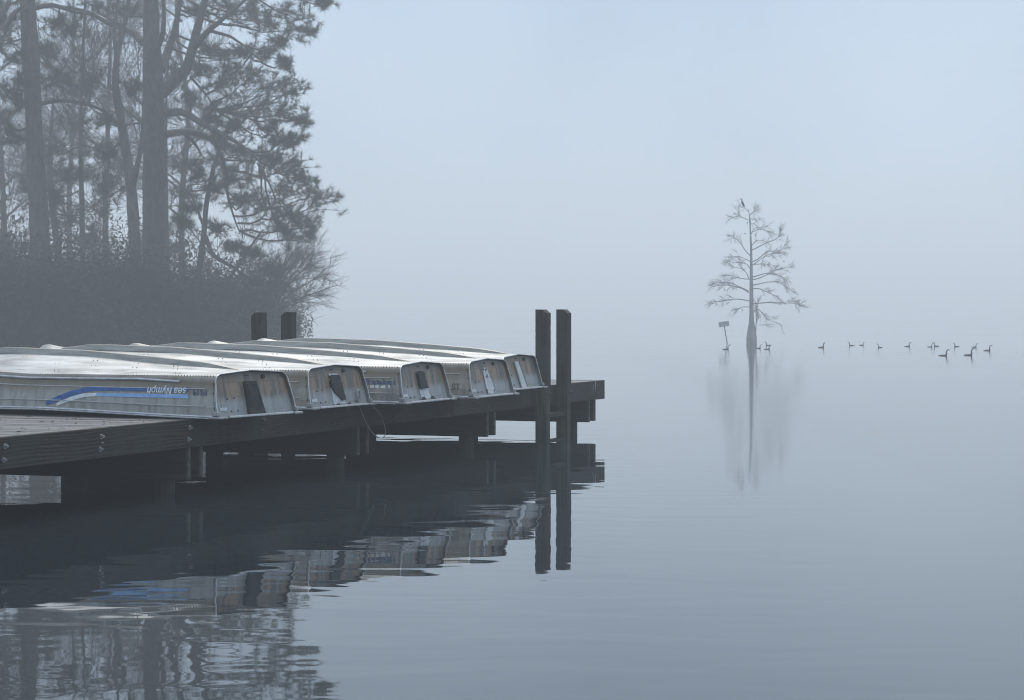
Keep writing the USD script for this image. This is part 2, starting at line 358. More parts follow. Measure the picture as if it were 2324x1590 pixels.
def transom_mat(name, seed):
    """Stained transom sheet: grey with tan and orange runs hanging from the top, ending at an old water line."""
    return usdkit.material(stage, '/World/Looks/' + name, {
        'tc': ('texture_coordinate', {}), 'm': ('mapping', {'scale': (1, 9, 0.9), 'location': (seed, seed * 1.3, 0)}),
        'n': ('noise_texture', {'scale': 1.0, 'detail': 5.0, 'roughness': 0.6, 'distortion': 0.9}),
        'st': ('rgb_ramp', {'ramp': [(0.42, (0, 0, 0)), (0.50, (1, 1, 1))]}),
        'm2': ('mapping', {'scale': (1, 14, 1.2), 'location': (seed * 2.1, seed, 3)}), 'n2': ('noise_texture', {'scale': 1.0, 'detail': 3.0}),
        'tan': ('rgb_ramp', {'ramp': [(0.35, (0.32, 0.24, 0.165)), (0.6, (0.35, 0.225, 0.15)), (0.75, (0.31, 0.275, 0.20))]}),
        'grey': ('rgb_ramp', {'ramp': [(0.3, (0.08, 0.076, 0.068)), (0.7, (0.20, 0.19, 0.17))]}),
        'pale': ('rgb_ramp', {'ramp': [(0.3, (0.29, 0.295, 0.285)), (0.7, (0.40, 0.405, 0.395))]}),
        'sx': ('separate_xyz', {}), 'n3': ('noise_texture', {'scale': 4.0, 'detail': 3.0}), 'zz': ('math', {'math_type': 'multiply_add', 'value2': 0.05}),
        'zl': ('rgb_ramp', {'ramp': [(0.145, (0, 0, 0)), (0.205, (1, 1, 1))]}),
        'zt': ('rgb_ramp', {'ramp': [(0.30, (1, 1, 1)), (0.37, (0.15, 0.15, 0.15))]}),
        'a': ('mix_color', {}), 'top': ('mix', {'mix_type': 'multiply', 'fac': 1.0}), 'c': ('mix_color', {}),
        'p': ('principled_bsdf', {'metallic': 0.15, 'roughness': 0.5})},
        [('tc.object', 'm.vector'), ('m.vector', 'n.vector'), ('n.fac', 'st.fac'), ('tc.object', 'm2.vector'), ('m2.vector', 'n2.vector'), ('n2.fac', 'tan.fac'), ('n2.fac', 'grey.fac'), ('n2.fac', 'pale.fac'),
         ('tc.object', 'sx.vector'), ('tc.object', 'n3.vector'), ('n3.fac', 'zz.value1'), ('sx.z', 'zz.value3'), ('zz.value', 'zl.fac'), ('zz.value', 'zt.fac'),
         ('st.color', 'top.color1'), ('zt.color', 'top.color2'), ('top.color', 'a.fac'), ('grey.color', 'a.a'), ('tan.color', 'a.b'), ('zl.color', 'c.fac'), ('pale.color', 'c.a'), ('a.result', 'c.b'), ('c.result', 'p.base_color')], surface='p.BSDF')


BRIGHT = mat('bright_aluminium', (0.42, 0.42, 0.42), (0.62, 0.62, 0.62), scale=12, stretch=(1, 1, 1), rough=0.35, metallic=0.7)
STRAKE = mat('worn_strake', (0.36, 0.35, 0.33), (0.52, 0.51, 0.49), scale=8, rough=0.4, metallic=0.4)
KEEL = mat('keel_aluminium', (0.25, 0.235, 0.20), (0.40, 0.375, 0.33), scale=6, stretch=(.6, 4, 4), rough=0.5, metallic=0.4)
RIVET = plain('dark_rivet', (0.035, 0.035, 0.035), 0.6, 0.3)
PAD = mat('motor_pad', (0.012, 0.013, 0.012), (0.040, 0.042, 0.038), scale=14, rough=0.75, bump=.002)
WHITE = mat('chipped_white', (0.55, 0.56, 0.56), (0.72, 0.73, 0.73), scale=30, rough=0.6)
BLUE = mat('deep_blue_film', (0.012, 0.05, 0.17), (0.03, 0.14, 0.40), scale=16, stretch=(1, 1, 3), rough=0.5)
PALEBLUE = mat('pale_blue_film', (0.16, 0.34, 0.60), (0.30, 0.48, 0.72), scale=16, stretch=(1, 1, 3), rough=0.5)
FADED = mat('faded_blue', (0.02, 0.035, 0.08), (0.10, 0.13, 0.22), scale=40, rough=0.6)
DARK = plain('dark_fitting', (0.02, 0.02, 0.02), 0.6)


def lerp(s, xs, ys):
    return np.interp(s, xs, ys)


S_ST = np.concatenate([np.linspace(0, .06, 4), np.linspace(.10, .84, 22), np.linspace(.87, 1.0, 12)])


def gun(s):
    return np.interp(s, [0, .15, .35, .5, .65, .8, .92, 1], [0, .012, .035, .046, .042, .022, .003, 0])


def half_gun(s):
    return np.where(s < .45, .585 + .075 * np.sin(s / .45 * math.pi / 2), .66 * np.clip(1 - (np.maximum(s - .45, 0) / .55) ** 2.7, 0.0009, 1) ** .8)


def half_chine(s):
    return np.where(s < .4, .535 + .06 * np.sin(s / .4 * math.pi / 2), .595 * np.clip(1 - (np.maximum(s - .4, 0) / .585) ** 2.3, 0.0005, 1) ** .85)


def chine_z(s):
    z = np.interp(s, [0, .3, .55, .75, .9, 1.0], [.345, .335, .33, .35, .40, .30])
    return z


def keel_z(s):
    z = np.interp(s, [0, .05, .25, .5, .7, .80, .84, .89, .95, 1.0], [.383, .388, .435, .495, .512, .512, .522, .548, .548, .54])
    bow = np.clip((s - .90) / .10, 0, 1)
    return np.minimum(z, 0.03 + (z - 0.03) * np.sqrt(np.maximum(1 - bow ** 2.2, 0)))


def section(s):
    """One half of the hull's section, from the gunwale up the side, round the chine and in to the keel: (y, z)."""
    bg, bc, gz_, cz, kz = float(half_gun(s)), float(half_chine(s)), float(gun(s)), float(chine_z(s)), float(keel_z(s))
    bc = min(bc, bg); cz = min(cz, kz - .012)
    r = min(.05 + .055 * max(0.0, 1 - s / .22), bc * .5)
    side = cz + .016 - .72 * r                       # where the side ends and the rounded chine starts
    P = []
    for f in (0, .12, .25, .265, .29, .305, .45, .6, .70, .712, .732, .745, .86, .96):
        y = bg + (bc + .0 - bg) * f + .012 * math.sin(f * math.pi) * min(1, bg / .4)
        bump = .0015 if f in (.265, .29, .712, .732) else 0
        P.append((y + bump * min(1, bg / .3), gz_ + (side - gz_) * f))
    n = 7
    for k in range(n + 1):
        a = k / n
        x = bc - r * (1 - math.cos(a * math.pi / 2)) + .004
        P.append((x, side + r * .72 * math.sin(a * math.pi / 2)))
    y1, z1 = P[-1]
    for k in range(1, 11):
        f = k / 10
        z = z1 + (kz - z1) * (f ** .92) if kz > z1 else z1 + (kz - z1) * f
        z += -.0 + (.009 if k in (4, 7) else 0) * min(1, bc / .3) * min(1, max(0, s - .02) / .08)
        P.append((y1 * (1 - f), z))
    return np.array(P)


SECS = np.array([section(s) for s in S_ST])          # station, point, (y, z)


def hull_x(s, z):
    return s * L + RAKE * np.asarray(z) / .37 * (1 - s) ** 5 - 0.16 * np.clip((s - .86) / .14, 0, 1) ** 1.2 * np.clip(np.asarray(z) / .5, 0, 1) ** 1.5


def side_point(x, h, out=0.0):
    """A point on the near side of the hull: x metres from the stern, at height h."""
    s = np.clip(np.asarray(x) / L, 0, 1)
    y = np.empty(len(s))
    for i, (si, hi) in enumerate(zip(s, h)):
        P = section(si)[:15]
        y[i] = np.interp(hi, P[:, 1], P[:, 0])
    return np.stack([x + RAKE * np.asarray(h) / .37 * (1 - s) ** 5, y + out, h], 1)


def film(corners, nx, nh, out, thick=0.0012):
    """A thin printed film on the near side: corners as rows (x, lower h, upper h) along its length."""
    c = np.asarray(corners, float)
    t = np.linspace(0, len(c) - 1, nx)
    xs, lo, hi = (np.interp(t, np.arange(len(c)), c[:, k]) for k in range(3))
    V = []
    for o in (out, out + thick):
        for f in np.linspace(0, 1, nh):
            V.append(side_point(xs, lo + (hi - lo) * f, o))
    V = np.array(V).reshape(2, nh, nx, 3)
    idx = np.arange(2 * nh * nx).reshape(2, nh, nx)
    F = []
    for k in (0, 1):
        a = idx[k]
        qd = np.stack([a[:-1, :-1], a[:-1, 1:], a[1:, 1:], a[1:, :-1]], -1).reshape(-1, 4)
        F.append(qd if k == 0 else qd[:, ::-1])
    return V.reshape(-1, 3), np.vstack(F)


def side_text(text, height, x0, z0, out, slant=0.0, bold=False, width=None):
    """Lettering on the near side, upside down as the boat is."""
    m = meshkit.text_mesh(text, height, 0.002, bold)
    v = np.array(m.vertices)
    if width:
        v[:, 0] *= width / (v[:, 0].max())
    v[:, 0] += slant * v[:, 1]
    p = side_point(x0 + v[:, 0], z0 - v[:, 1])
    p[:, 1] += out + v[:, 2]
    return p, np.array(m.faces)


def plate(poly, x_out, thick):
    """A plate on the transom, poly in (y, z); x_out is how far its outer face stands proud of the hull's end."""
    m = trimesh.creation.extrude_polygon(poly, thick, engine='earcut')
    v = m.vertices
    z = v[:, 1]
    m.vertices = np.stack([RAKE * z / .37 - x_out + thick - v[:, 2], v[:, 0], z], 1)
    m.fix_normals()
    return m


def transom_outline(inset=0.0):
    P = SECS[0]
    P = np.vstack([P, P[::-1] * [-1, 1]])
    return Polygon(P).buffer(0).buffer(-inset)


def biggest(p):
    return max(p.geoms, key=lambda q_: q_.area) if hasattr(p, 'geoms') else p


def ragged(poly, amp, seed, step=.012):
    r = np.random.default_rng(seed)
    n = int(poly.exterior.length / step)
    p = [poly.exterior.interpolate(k * step) for k in range(n)]
    return biggest(Polygon([(a.x + r.normal(0, amp), a.y + r.normal(0, amp)) for a in p]).buffer(0))


def boat(idx, centre, theta, label, scale_w=1.0):
    b = thing('rowing_boat', label, 'boat', (centre[0], centre[1], TOP + .012), 180 - theta, 'upturned aluminium boats in a row on the dock')
    rg = np.random.default_rng(20 + idx)
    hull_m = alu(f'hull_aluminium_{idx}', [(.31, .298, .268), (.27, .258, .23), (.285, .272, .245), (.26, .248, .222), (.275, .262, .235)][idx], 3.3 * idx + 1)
    bottom_m = mat(f'pale_bottom_{idx}', (.15, .145, .13), (.56, .56, .54), scale=3.4, stretch=(.5, 2.2, 2.2), rough=0.5, metallic=0.2, shift=(idx * 4.1, idx, 0), detail=9.0, lo=.30, hi=.62, cc=(.40, .395, .375))  # mottled bottom sheet, paler than the sides
    V = []
    for i, s in enumerate(S_ST):
        P = np.vstack([SECS[i], SECS[i][::-1][1:] * [-1, 1]])
        dent = 0.013 * (meshkit.fbm(np.stack([np.full(len(P), s * 9 + idx * 3), P[:, 0] * 4, P[:, 1] * 4 + idx * 7], 1), 3) - .5) * min(1, s / .12)
        V.append(np.stack([hull_x(s, P[:, 1]), P[:, 0] * (1 + dent), P[:, 1] + dent * 1.5], 1))
    m2 = len(V[0])
    V = np.array(V).reshape(-1, 3)
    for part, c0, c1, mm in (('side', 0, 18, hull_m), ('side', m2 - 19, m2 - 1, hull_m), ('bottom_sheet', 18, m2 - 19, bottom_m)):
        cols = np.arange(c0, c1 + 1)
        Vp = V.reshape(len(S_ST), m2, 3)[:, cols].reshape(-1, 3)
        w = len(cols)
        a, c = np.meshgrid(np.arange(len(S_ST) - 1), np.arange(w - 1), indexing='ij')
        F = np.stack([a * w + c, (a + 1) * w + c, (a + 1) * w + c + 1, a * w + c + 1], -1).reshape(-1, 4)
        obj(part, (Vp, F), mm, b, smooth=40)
    # transom, set a little inside the rolled edge of the hull
    inner = biggest(transom_outline(.004))
    tr = obj('transom', plate(inner, -.030, .006), transom_mat(f'transom_sheet_{idx}', 5.7 * idx + .9), b)
    for y0, y1 in ((-.475, -.15), (.14, .475)):
        lobe = biggest(Polygon([(y0, .035), (y1, .035), (y1 - .02 * np.sign(y1), .29), (y0 + (.0 if y0 > 0 else .03), .29)]).buffer(-.05).buffer(.05).intersection(inner.buffer(-.03)))
        ring = lobe.difference(lobe.buffer(-.007))
        obj('pressed_rim', plate(biggest(ring), -.0285, .0025), hull_m, tr)
    P = np.vstack([SECS[0], SECS[0][::-1][1:] * [-1, 1]])
    rim = np.stack([RAKE * P[:, 1] / .37 - .002, P[:, 0], P[:, 1]], 1)
    obj('transom_rim', tube(rim, .0055, 6), BRIGHT, b, smooth=60)
    cap_t = np.stack([np.full(2, -.012), [-.52, .47], [.0, .0]], 1)
    obj('transom_cap', box(-.030, .012, -.50, .455, -.007, .013, .005), BRIGHT, b)
    for sgn in (-1, 1):
        br = [box(-.050, .075, min(sgn * .50, sgn * .625), max(sgn * .50, sgn * .625), -.0115, .010, .006), box(-.016, .055, min(sgn * .575, sgn * .605), max(sgn * .575, sgn * .605), .010, .05, .008)]
        obj('corner_bracket', trimesh.util.concatenate(br), GALV, b)
        # gunwale extrusion
        st = np.linspace(.012, .985, 34)
        gy_, gz_ = half_gun(st), gun(st)
        gw = np.stack([st * L, sgn * (gy_ + .006), gz_ + .006], 1)
        obj('gunwale', cat([tube(gw, .0125, 8), tube(gw + [0, sgn * .004, -.013], .008, 6)]), BRIGHT if sgn > 0 else GALV, b, smooth=50)
        # spray rail under the chine
        st = np.linspace(.10, .80, 30)
        pr = np.array([section(s)[14] for s in st])
        rail = np.stack([hull_x(st, pr[:, 1]), sgn * (pr[:, 0] + .006), pr[:, 1] - .004], 1)
        obj('spray_rail', tube(rail, .0115, 6), BRIGHT, b, smooth=50)
    for k_, f_ in enumerate((.277, .722)):
        st = np.linspace(.03, .80, 26)
        hh = gun(st) + (chine_z(st) - gun(st)) * f_ * .955
        yy = np.array([np.interp(h_, section(s)[:15, 1], section(s)[:15, 0]) for s, h_ in zip(st, hh)])
        obj('side_strake', tube(np.stack([hull_x(st, hh), yy + .001, hh], 1), .0062, 6), STRAKE, b, smooth=60)
    # keel: a pressed hat section
    st = np.linspace(.045, .84, 30)
    h = .046 * np.interp(st, [.045, .14, .3, .76, .84], [0.02, .85, 1, 1, .1])
    kz = keel_z(st) - .004
    KV = []
    for x, z, hh in zip(st * L, kz, h):
        KV += [(x, -.052, z - .008), (x, -.032, z + hh * .92), (x, -.026, z + hh), (x, .026, z + hh), (x, .032, z + hh * .92), (x, .052, z - .008)]
    KV = np.array(KV)
    a, c = np.meshgrid(np.arange(len(st) - 1), np.arange(5), indexing='ij')
    obj('keel', (KV, np.stack([a * 6 + c, a * 6 + c + 1, (a + 1) * 6 + c + 1, (a + 1) * 6 + c], -1).reshape(-1, 4)), KEEL, b)
    # rivets along the chine, the transom edge and in pairs on the bottom
    dots = []
    for x in np.arange(.10, 2.95, .028):
        s = x / L
        Q = section(s)
        dots.append((x, Q[18, 0] + .001, Q[18, 1] + .001))
    for kk in range(2, 15):
        dots.append((RAKE * SECS[0][kk, 1] / .37 + .022, SECS[0][kk, 0] + .002, SECS[0][kk, 1]))
        if kk < 14:
            q2 = (SECS[0][kk] + SECS[0][kk + 1]) / 2
            dots.append((RAKE * q2[1] / .37 + .022, q2[0] + .002, q2[1]))
    for x0 in np.arange(.5, 3.0, .42):
        for row, pk in enumerate((22, 25, 28)):
            xx = x0 + .12 * row + rg.uniform(-.02, .02)
            Q = section(xx / L)
            dots += [(xx, Q[pk, 0], Q[pk, 1] + .001), (xx + .045, Q[pk, 0], Q[pk, 1] + .001)]
    ico = trimesh.creation.icosphere(0, .0052)
    obj('rivets', cat([(ico.vertices + d, ico.faces) for d in dots]), RIVET, b, kind='stuff')
    # drain plug
    dp = trimesh.creation.cylinder(.019, .02, sections=12)
    dp.apply_transform(trimesh.transformations.rotation_matrix(math.pi / 2, [0, 1, 0]))
    dp.apply_translation((RAKE * .325 / .37 + .020, -.20, .325))
    obj('drain_plug', dp, DARK, b)
    lab = Polygon([(.40, .055), (.50, .055), (.50, .08), (.40, .08)])
    obj('number_plate', plate(lab, -.025, .003), WHITE, b)
    holes = []
    for y, z in ((.37, .15), (.27, .155), (.34, .045), (.24, .048), (.05, .338), (.015, .338)):
        hh = trimesh.creation.icosphere(1, .0075); hh.apply_translation((RAKE * z / .37 + .0285, y, z)); holes.append(hh)
    obj('bolt_holes', trimesh.util.concatenate(holes), RIVET, b, kind='stuff')
    return b


boat1 = boat(0, (-2.165, 20.29), 28.4, 'nearest upturned boat with the blue stripe and lettering on its side')
pad = Polygon([(.105, .012), (-.115, .012), (-.05, .285), (.10, .285)]).buffer(.006)
p1 = obj('motor_pad', plate(pad, .004, .033), PAD, boat1, label='intact dark motor pad')
obj('pad_recess', plate(Polygon([(.07, .08), (-.07, .08), (-.045, .26), (.08, .26)]).buffer(.012).difference(Polygon([(.07, .08), (-.07, .08), (-.045, .26), (.08, .26)])), .009, .005), PAD, p1)


def hz(x, f):
    s = x / L
    return gun(s) + (chine_z(s) * .955 - gun(s) * .955) * f


def fr(x, a, c):
    return (x, float(hz(x, a)), float(hz(x, c)))


obj('deep_blue_stripe', film([fr(.275, .66, .755), fr(.6, .645, .745), fr(.95, .625, .74), fr(1.25, .60, .725), fr(1.38, .53, .68), fr(1.52, .38, .56), fr(1.66, .22, .38), fr(1.76, .10, .22)], 40, 4, .004), BLUE, boat1)
obj('pale_blue_stripe', film([fr(.275, .475, .575), fr(.6, .47, .57), fr(.95, .455, .555), fr(1.22, .45, .545)], 24, 4, .004), PALEBLUE, boat1)
obj('white_stripe', film([fr(1.222, .45, .545), fr(1.36, .40, .515), fr(1.48, .29, .42), fr(1.58, .17, .29), fr(1.64, .09, .19)], 22, 4, .004), WHITE, boat1)
obj('lettering', side_text('sea Nymph', .056, .29, float(hz(.4, .745)), .0075, slant=.15, bold=True, width=.40), WHITE, boat1)
rg = np.random.default_rng(3)
obj('worn_lettering', cat([film([fr(x, .56, .56 + .03 + .12 * hh), fr(x + .013, .56, .56 + .03 + .13 * hh)], 3, 3, .004) for x, hh in ((.09, 1), (.115, .6), (.14, .9), (.175, 1.1), (.20, .5), (.215, 1.0))]), FADED, boat1, kind='stuff')

boat2 = boat(1, (-1.58, 22.07), 23.9, 'second boat from the near end with a torn slanting dark motor pad')
pad = ragged(Polygon([(.10, .285), (-.075, .285), (-.125, .06), (-.06, .055), (.06, .13), (.105, .18)]), .004, 5)
obj('motor_pad', plate(pad, -.002, .028), PAD, boat2, label='torn dark motor pad')
obj('bare_patch', plate(ragged(Polygon([(.095, .30), (-.07, .30), (-.13, .02), (.10, .02)]), .003, 6), -.022, .005), WHITE, boat2)
for y in (.07, -.15):
    obj('torn_scrap', plate(ragged(Polygon([(y - .05, .012), (y + .05, .02), (y + .05, .034), (y - .04, .03)]), .006, 9), -.004, .008), PAD, boat2)
ring = trimesh.creation.torus(.034, .008, major_sections=18, minor_sections=6)
ring.apply_transform(trimesh.transformations.rotation_matrix(math.pi / 2, [0, 1, 0])); ring.vertices[:, 2] *= 1.5
ring.apply_translation((RAKE * .075 / .37 + .005, -.37, .085))
obj('ring_bolt', ring, GALV, boat2, smooth=True)

boat3 = boat(2, (-.82, 23.25), 21.1, 'middle upturned boat with a small scorched square on its transom')
obj('bare_patch', plate(ragged(Polygon([(.10, .15), (-.10, .15), (-.15, .02), (.10, .02)]), .004, 16), -.022, .005), WHITE, boat3)
obj('motor_pad', plate(ragged(Polygon([(.105, .285), (-.04, .285), (-.075, .13), (.10, .125)]), .005, 8), -.002, .026), PAD, boat3, label='small charred motor pad')
for y in (.06, -.16):
    obj('torn_scrap', plate(ragged(Polygon([(y - .05, .014), (y + .04, .02), (y + .04, .04), (y - .04, .032)]), .008, 10), -.004, .008), PAD, boat3)
rg = np.random.default_rng(12)
obj('worn_blue_lettering', cat([film([fr(x, .52 + .02 * rg.random(), .60 + .14 * rg.random()), fr(x + w_, .53, .60 + .14 * rg.random())], 4, 3, .004) for x, w_ in ((.06, .02), (.10, .05), (.16, .03), (.20, .06), (.27, .04), (.33, .06), (.40, .06))]), FADED, boat3, kind='stuff')
obj('worn_white_lettering', cat([film([fr(x, .42, .49 + .04 * rg.random()), fr(x + w_, .43, .48 + .05 * rg.random())], 4, 3, .004) for x, w_ in ((.12, .02), (.17, .05), (.24, .035), (.29, .04), (.37, .035), (.43, .03))]), WHITE, boat3, kind='stuff')

boat4 = boat(3, (-.187, 24.6), 20.9, 'fourth boat from the near end with a white paint patch instead of a pad')
obj('bare_patch', plate(ragged(Polygon([(.12, .285), (.0, .29), (-.13, .02), (.10, .02)]), .004, 26), -.022, .005), WHITE, boat4)
rg = np.random.default_rng(31)
obj('pad_scraps', cat([plate(ragged(Polygon([(y - .012, z - .006), (y + .012, z - .008), (y + .01, z + .012), (y - .008, z + .009)]), .003, int(90 + 100 * z)), -.019, .004) for y, z in ((.10, .27), (.05, .265), (.02, .275), (.055, .20), (.02, .19), (.03, .215), (.105, .06), (.10, .035), (-.09, .05), (-.10, .03))]), PAD, boat4, kind='stuff')
obj('worn_number', side_text('15', .055, .11, float(hz(.2, .42)), .005, slant=.25), RIVET, boat4)

boat5 = boat(4, (.144, 26.64), 20.7, 'farthest upturned boat, half hidden beside the tall ladder posts')
obj('motor_pad', plate(Polygon([(.13, .30), (.02, .30), (-.10, .02), (.05, .02)]).buffer(.004), -.006, .014), WHITE, boat5, label='pale flat motor pad with dark edges')
obj('pad_edge', plate(Polygon([(.022, .30), (.008, .30), (-.115, .02), (-.098, .02)]), -.0045, .014), DARK, boat5)

# ------------------------------------------------------------------ cords
CORD = plain('pale_cord', (0.30, 0.28, 0.23), 0.8)


def on_edge(P, v):
    """Points (x, y of a 2500-wide sheet) taken on the dock's upright plane v metres from its front edge."""
    out = []
    for x, y in P:
        t = (x - 1250) / 5809
        X0, D0 = -3.69 - .9354 * v, 17.15 + .3535 * v
        uu = (t * D0 - X0) / (.3535 - .9354 * t)
        d = D0 + .9354 * uu
        out.append((X0 + .3535 * uu, d, EYE - (y - 742) / 5809 * d))
    return np.array(out)


cord = spline(on_edge([(876, 989), (886, 1014), (897, 1038), (910, 1058), (925, 1069), (936, 1068.5), (941, 1060), (939, 1040), (929, 1014), (918, 1000), (909, 992)], -.20), 44)
o = obj('mooring_cord', tube(cord, .0042, 6), CORD, smooth=True, label='thin pale cord hanging in a loop below the second boat', category='cord')
cord = spline(on_edge([(1109, 976), (1110, 990), (1109, 1001), (1110, 1012)], -.22), 16)
kn = trimesh.creation.icosphere(1, .013); kn.apply_translation(cord[7])
kn2 = trimesh.creation.icosphere(1, .010); kn2.apply_translation(cord[4])
obj('knotted_cord', cat([tube(cord, .006, 6), kn, kn2]), CORD, smooth=True, label='short knotted cord hanging from the corner of the middle boat', category='cord')

# ------------------------------------------------------------------ trees on the bank
BARK = mat('pine_bark', (0.045, 0.040, 0.035), (0.13, 0.115, 0.10), scale=9, stretch=(1, 1, .3), rough=0.9, bump=.02)
BARK2 = mat('grey_bark', (0.05, 0.047, 0.043), (0.13, 0.12, 0.11), scale=9, stretch=(1, 1, .3), rough=0.9)
NEEDLE = leaf_mat('pine_needles', (0.045, 0.062, 0.034), (0.085, 0.105, 0.056))
NEEDLE2 = leaf_mat('pine_needles_dull', (0.050, 0.062, 0.040), (0.085, 0.098, 0.060))
LEAF = leaf_mat('dark_leaves', (0.018, 0.026, 0.014), (0.046, 0.055, 0.030))
TWIGGY = mat('pale_twigs', (0.10, 0.095, 0.085), (0.17, 0.16, 0.145), scale=5, rough=0.9)
LEAF3 = leaf_mat('hazed_leaves', (0.24, 0.235, 0.20), (0.31, 0.30, 0.26))  # fog fade put into the leaf colour of the rightmost shrubs
LEAF4 = leaf_mat('half_hazed_leaves', (0.085, 0.088, 0.075), (0.12, 0.12, 0.10))  # leaf colour greyed partway to imitate thickening mist
LEAF2 = leaf_mat('brown_leaves', (0.035, 0.032, 0.018), (0.07, 0.058, 0.034))
D = 33.0
K = 2.55         # the wood stands about 84 m off


def needles(pos, dirs, r, per=16, length=.27, width=.012):
    """Tufts of needles: thin triangles fanned about each direction."""
    n = len(pos)
    P = np.repeat(pos, per, 0)
    Dr = np.repeat(dirs, per, 0) + r.normal(0, .55, (n * per, 3))
    Dr /= np.linalg.norm(Dr, axis=1, keepdims=True) + 1e-9
    ln = length * r.uniform(.6, 1.15, (n * per, 1))
    side = np.cross(Dr, r.normal(0, 1, (n * per, 3))); side /= np.linalg.norm(side, axis=1, keepdims=True) + 1e-9
    base = P + Dr * .01
    V = np.stack([base - side * width / 2, base + side * width / 2, base + Dr * ln + [0, 0, -.01]], 1).reshape(-1, 3)
    return V, np.arange(len(V)).reshape(-1, 3)


def leaves(pos, r, size=.06):
    n = len(pos)
    a = r.normal(0, 1, (n, 3)); a /= np.linalg.norm(a, axis=1, keepdims=True)
    b = np.cross(a, r.normal(0, 1, (n, 3))); b /= np.linalg.norm(b, axis=1, keepdims=True)
    s = size * r.uniform(.5, 1.3, (n, 1))
    V = np.stack([pos - a * s, pos + b * s * .45, pos + a * s, pos - b * s * .45], 1).reshape(-1, 3)
    k = np.arange(n)[:, None] * 4
    return V, np.vstack([k + [0, 1, 2], k + [0, 2, 3]])


def wiggle(p0, p1, r, n=7, amp=.08, sag=0.0):
    s = np.linspace(0, 1, n)[:, None]
    ln = np.linalg.norm(p1 - p0)
    off = np.cumsum(r.normal(0, 1, (n, 3)), 0) * amp * ln / n
    off -= s * off[-1]
    return p0 + (p1 - p0) * s + off + np.sin(s * math.pi) * np.array([0, 0, -sag * ln])


def cluster(c, R, roots, r, wood_, tufts_p, tufts_d, twigs=9, r0=.022):
    """Foliage of one bough: a branch from the nearest limb point to c, then twigs that carry tufts."""
    roots = np.asarray(roots)
    d = np.linalg.norm((roots - c) * [1, 1, 1.3], axis=1) + np.maximum(roots[:, 2] - c[2], 0) * .0
    p0 = roots[np.argmin(d)]
    bough = wiggle(p0, c + (c - p0) / (np.linalg.norm(c - p0) + 1e-6) * R * .5, r, 9, .16, .06)
    wood_.append(tube(bough, np.linspace(r0 * K * .75, .010, 9), 4, False))
    for _ in range(twigs):
        a = bough[r.integers(3, 9)]
        e = c + r.normal(0, .5, 3) * R * [1, 1, .62]
        e[2] += .06 * R
        tw = wiggle(a, e, r, 6, .22, -.05)
        wood_.append(tube(tw, np.linspace(.014, .007, 6), 3, False))
        dr = np.gradient(tw, axis=0); dr /= np.linalg.norm(dr, axis=1, keepdims=True) + 1e-9
        for k2 in (2, 3, 4, 5, 5):
            tufts_p.append(tw[k2] + r.normal(0, .02, 3)); tufts_d.append(dr[k2] * .7 + [0, 0, .45])
        for _ in range(3):
            e2 = tw[r.integers(2, 6)]
            f2 = e2 + r.normal(0, .22, 3) * R * 1.2 + [0, 0, .04]
            t2 = wiggle(e2, f2, r, 4, .2)
            wood_.append(tube(t2, np.linspace(.009, .005, 4), 3, False))
            dd = (f2 - e2) / (np.linalg.norm(f2 - e2) + 1e-9)
            for k2 in (1, 2, 3):
                tufts_p.append(t2[k2]); tufts_d.append(dd * .7 + [0, 0, .4])


def z1(*pts, d=D):
    """Points of the first close-up (2.0122 x the sheet) at depth d; a third number shifts the depth."""
    return np.array([at(p[0] / 2.0122, p[1] / 2.0122, K * (d + (p[2] if len(p) > 2 else 0))) for p in pts])


def bare_twigs(limbs, r, wood_, n=3, length=.5, rad=.008, depth=2, up=.25, spread=.6):
    """Fine bare branching off limbs (each an array of points)."""
    for lb in limbs:
        m = len(lb)
        for _ in range(max(1, int(n))):
            k = r.integers(m // 3, m)
            t = lb[min(k + 1, m - 1)] - lb[max(k - 1, 0)]
            t = t / (np.linalg.norm(t) + 1e-9)
            dr = t + r.normal(0, spread, 3) + [0, 0, up]
            dr /= np.linalg.norm(dr) + 1e-9
            ln = length * r.uniform(.5, 1.2)
            e = wiggle(lb[k], lb[k] + dr * ln, r, 6, .11, -.03)
            wood_.append(tube(e, np.linspace(rad, rad * .45, 6), 3, False))
            if depth > 1:
                bare_twigs([e], r, wood_, n + 1, length * .6, rad * .62, depth - 1, up, spread)


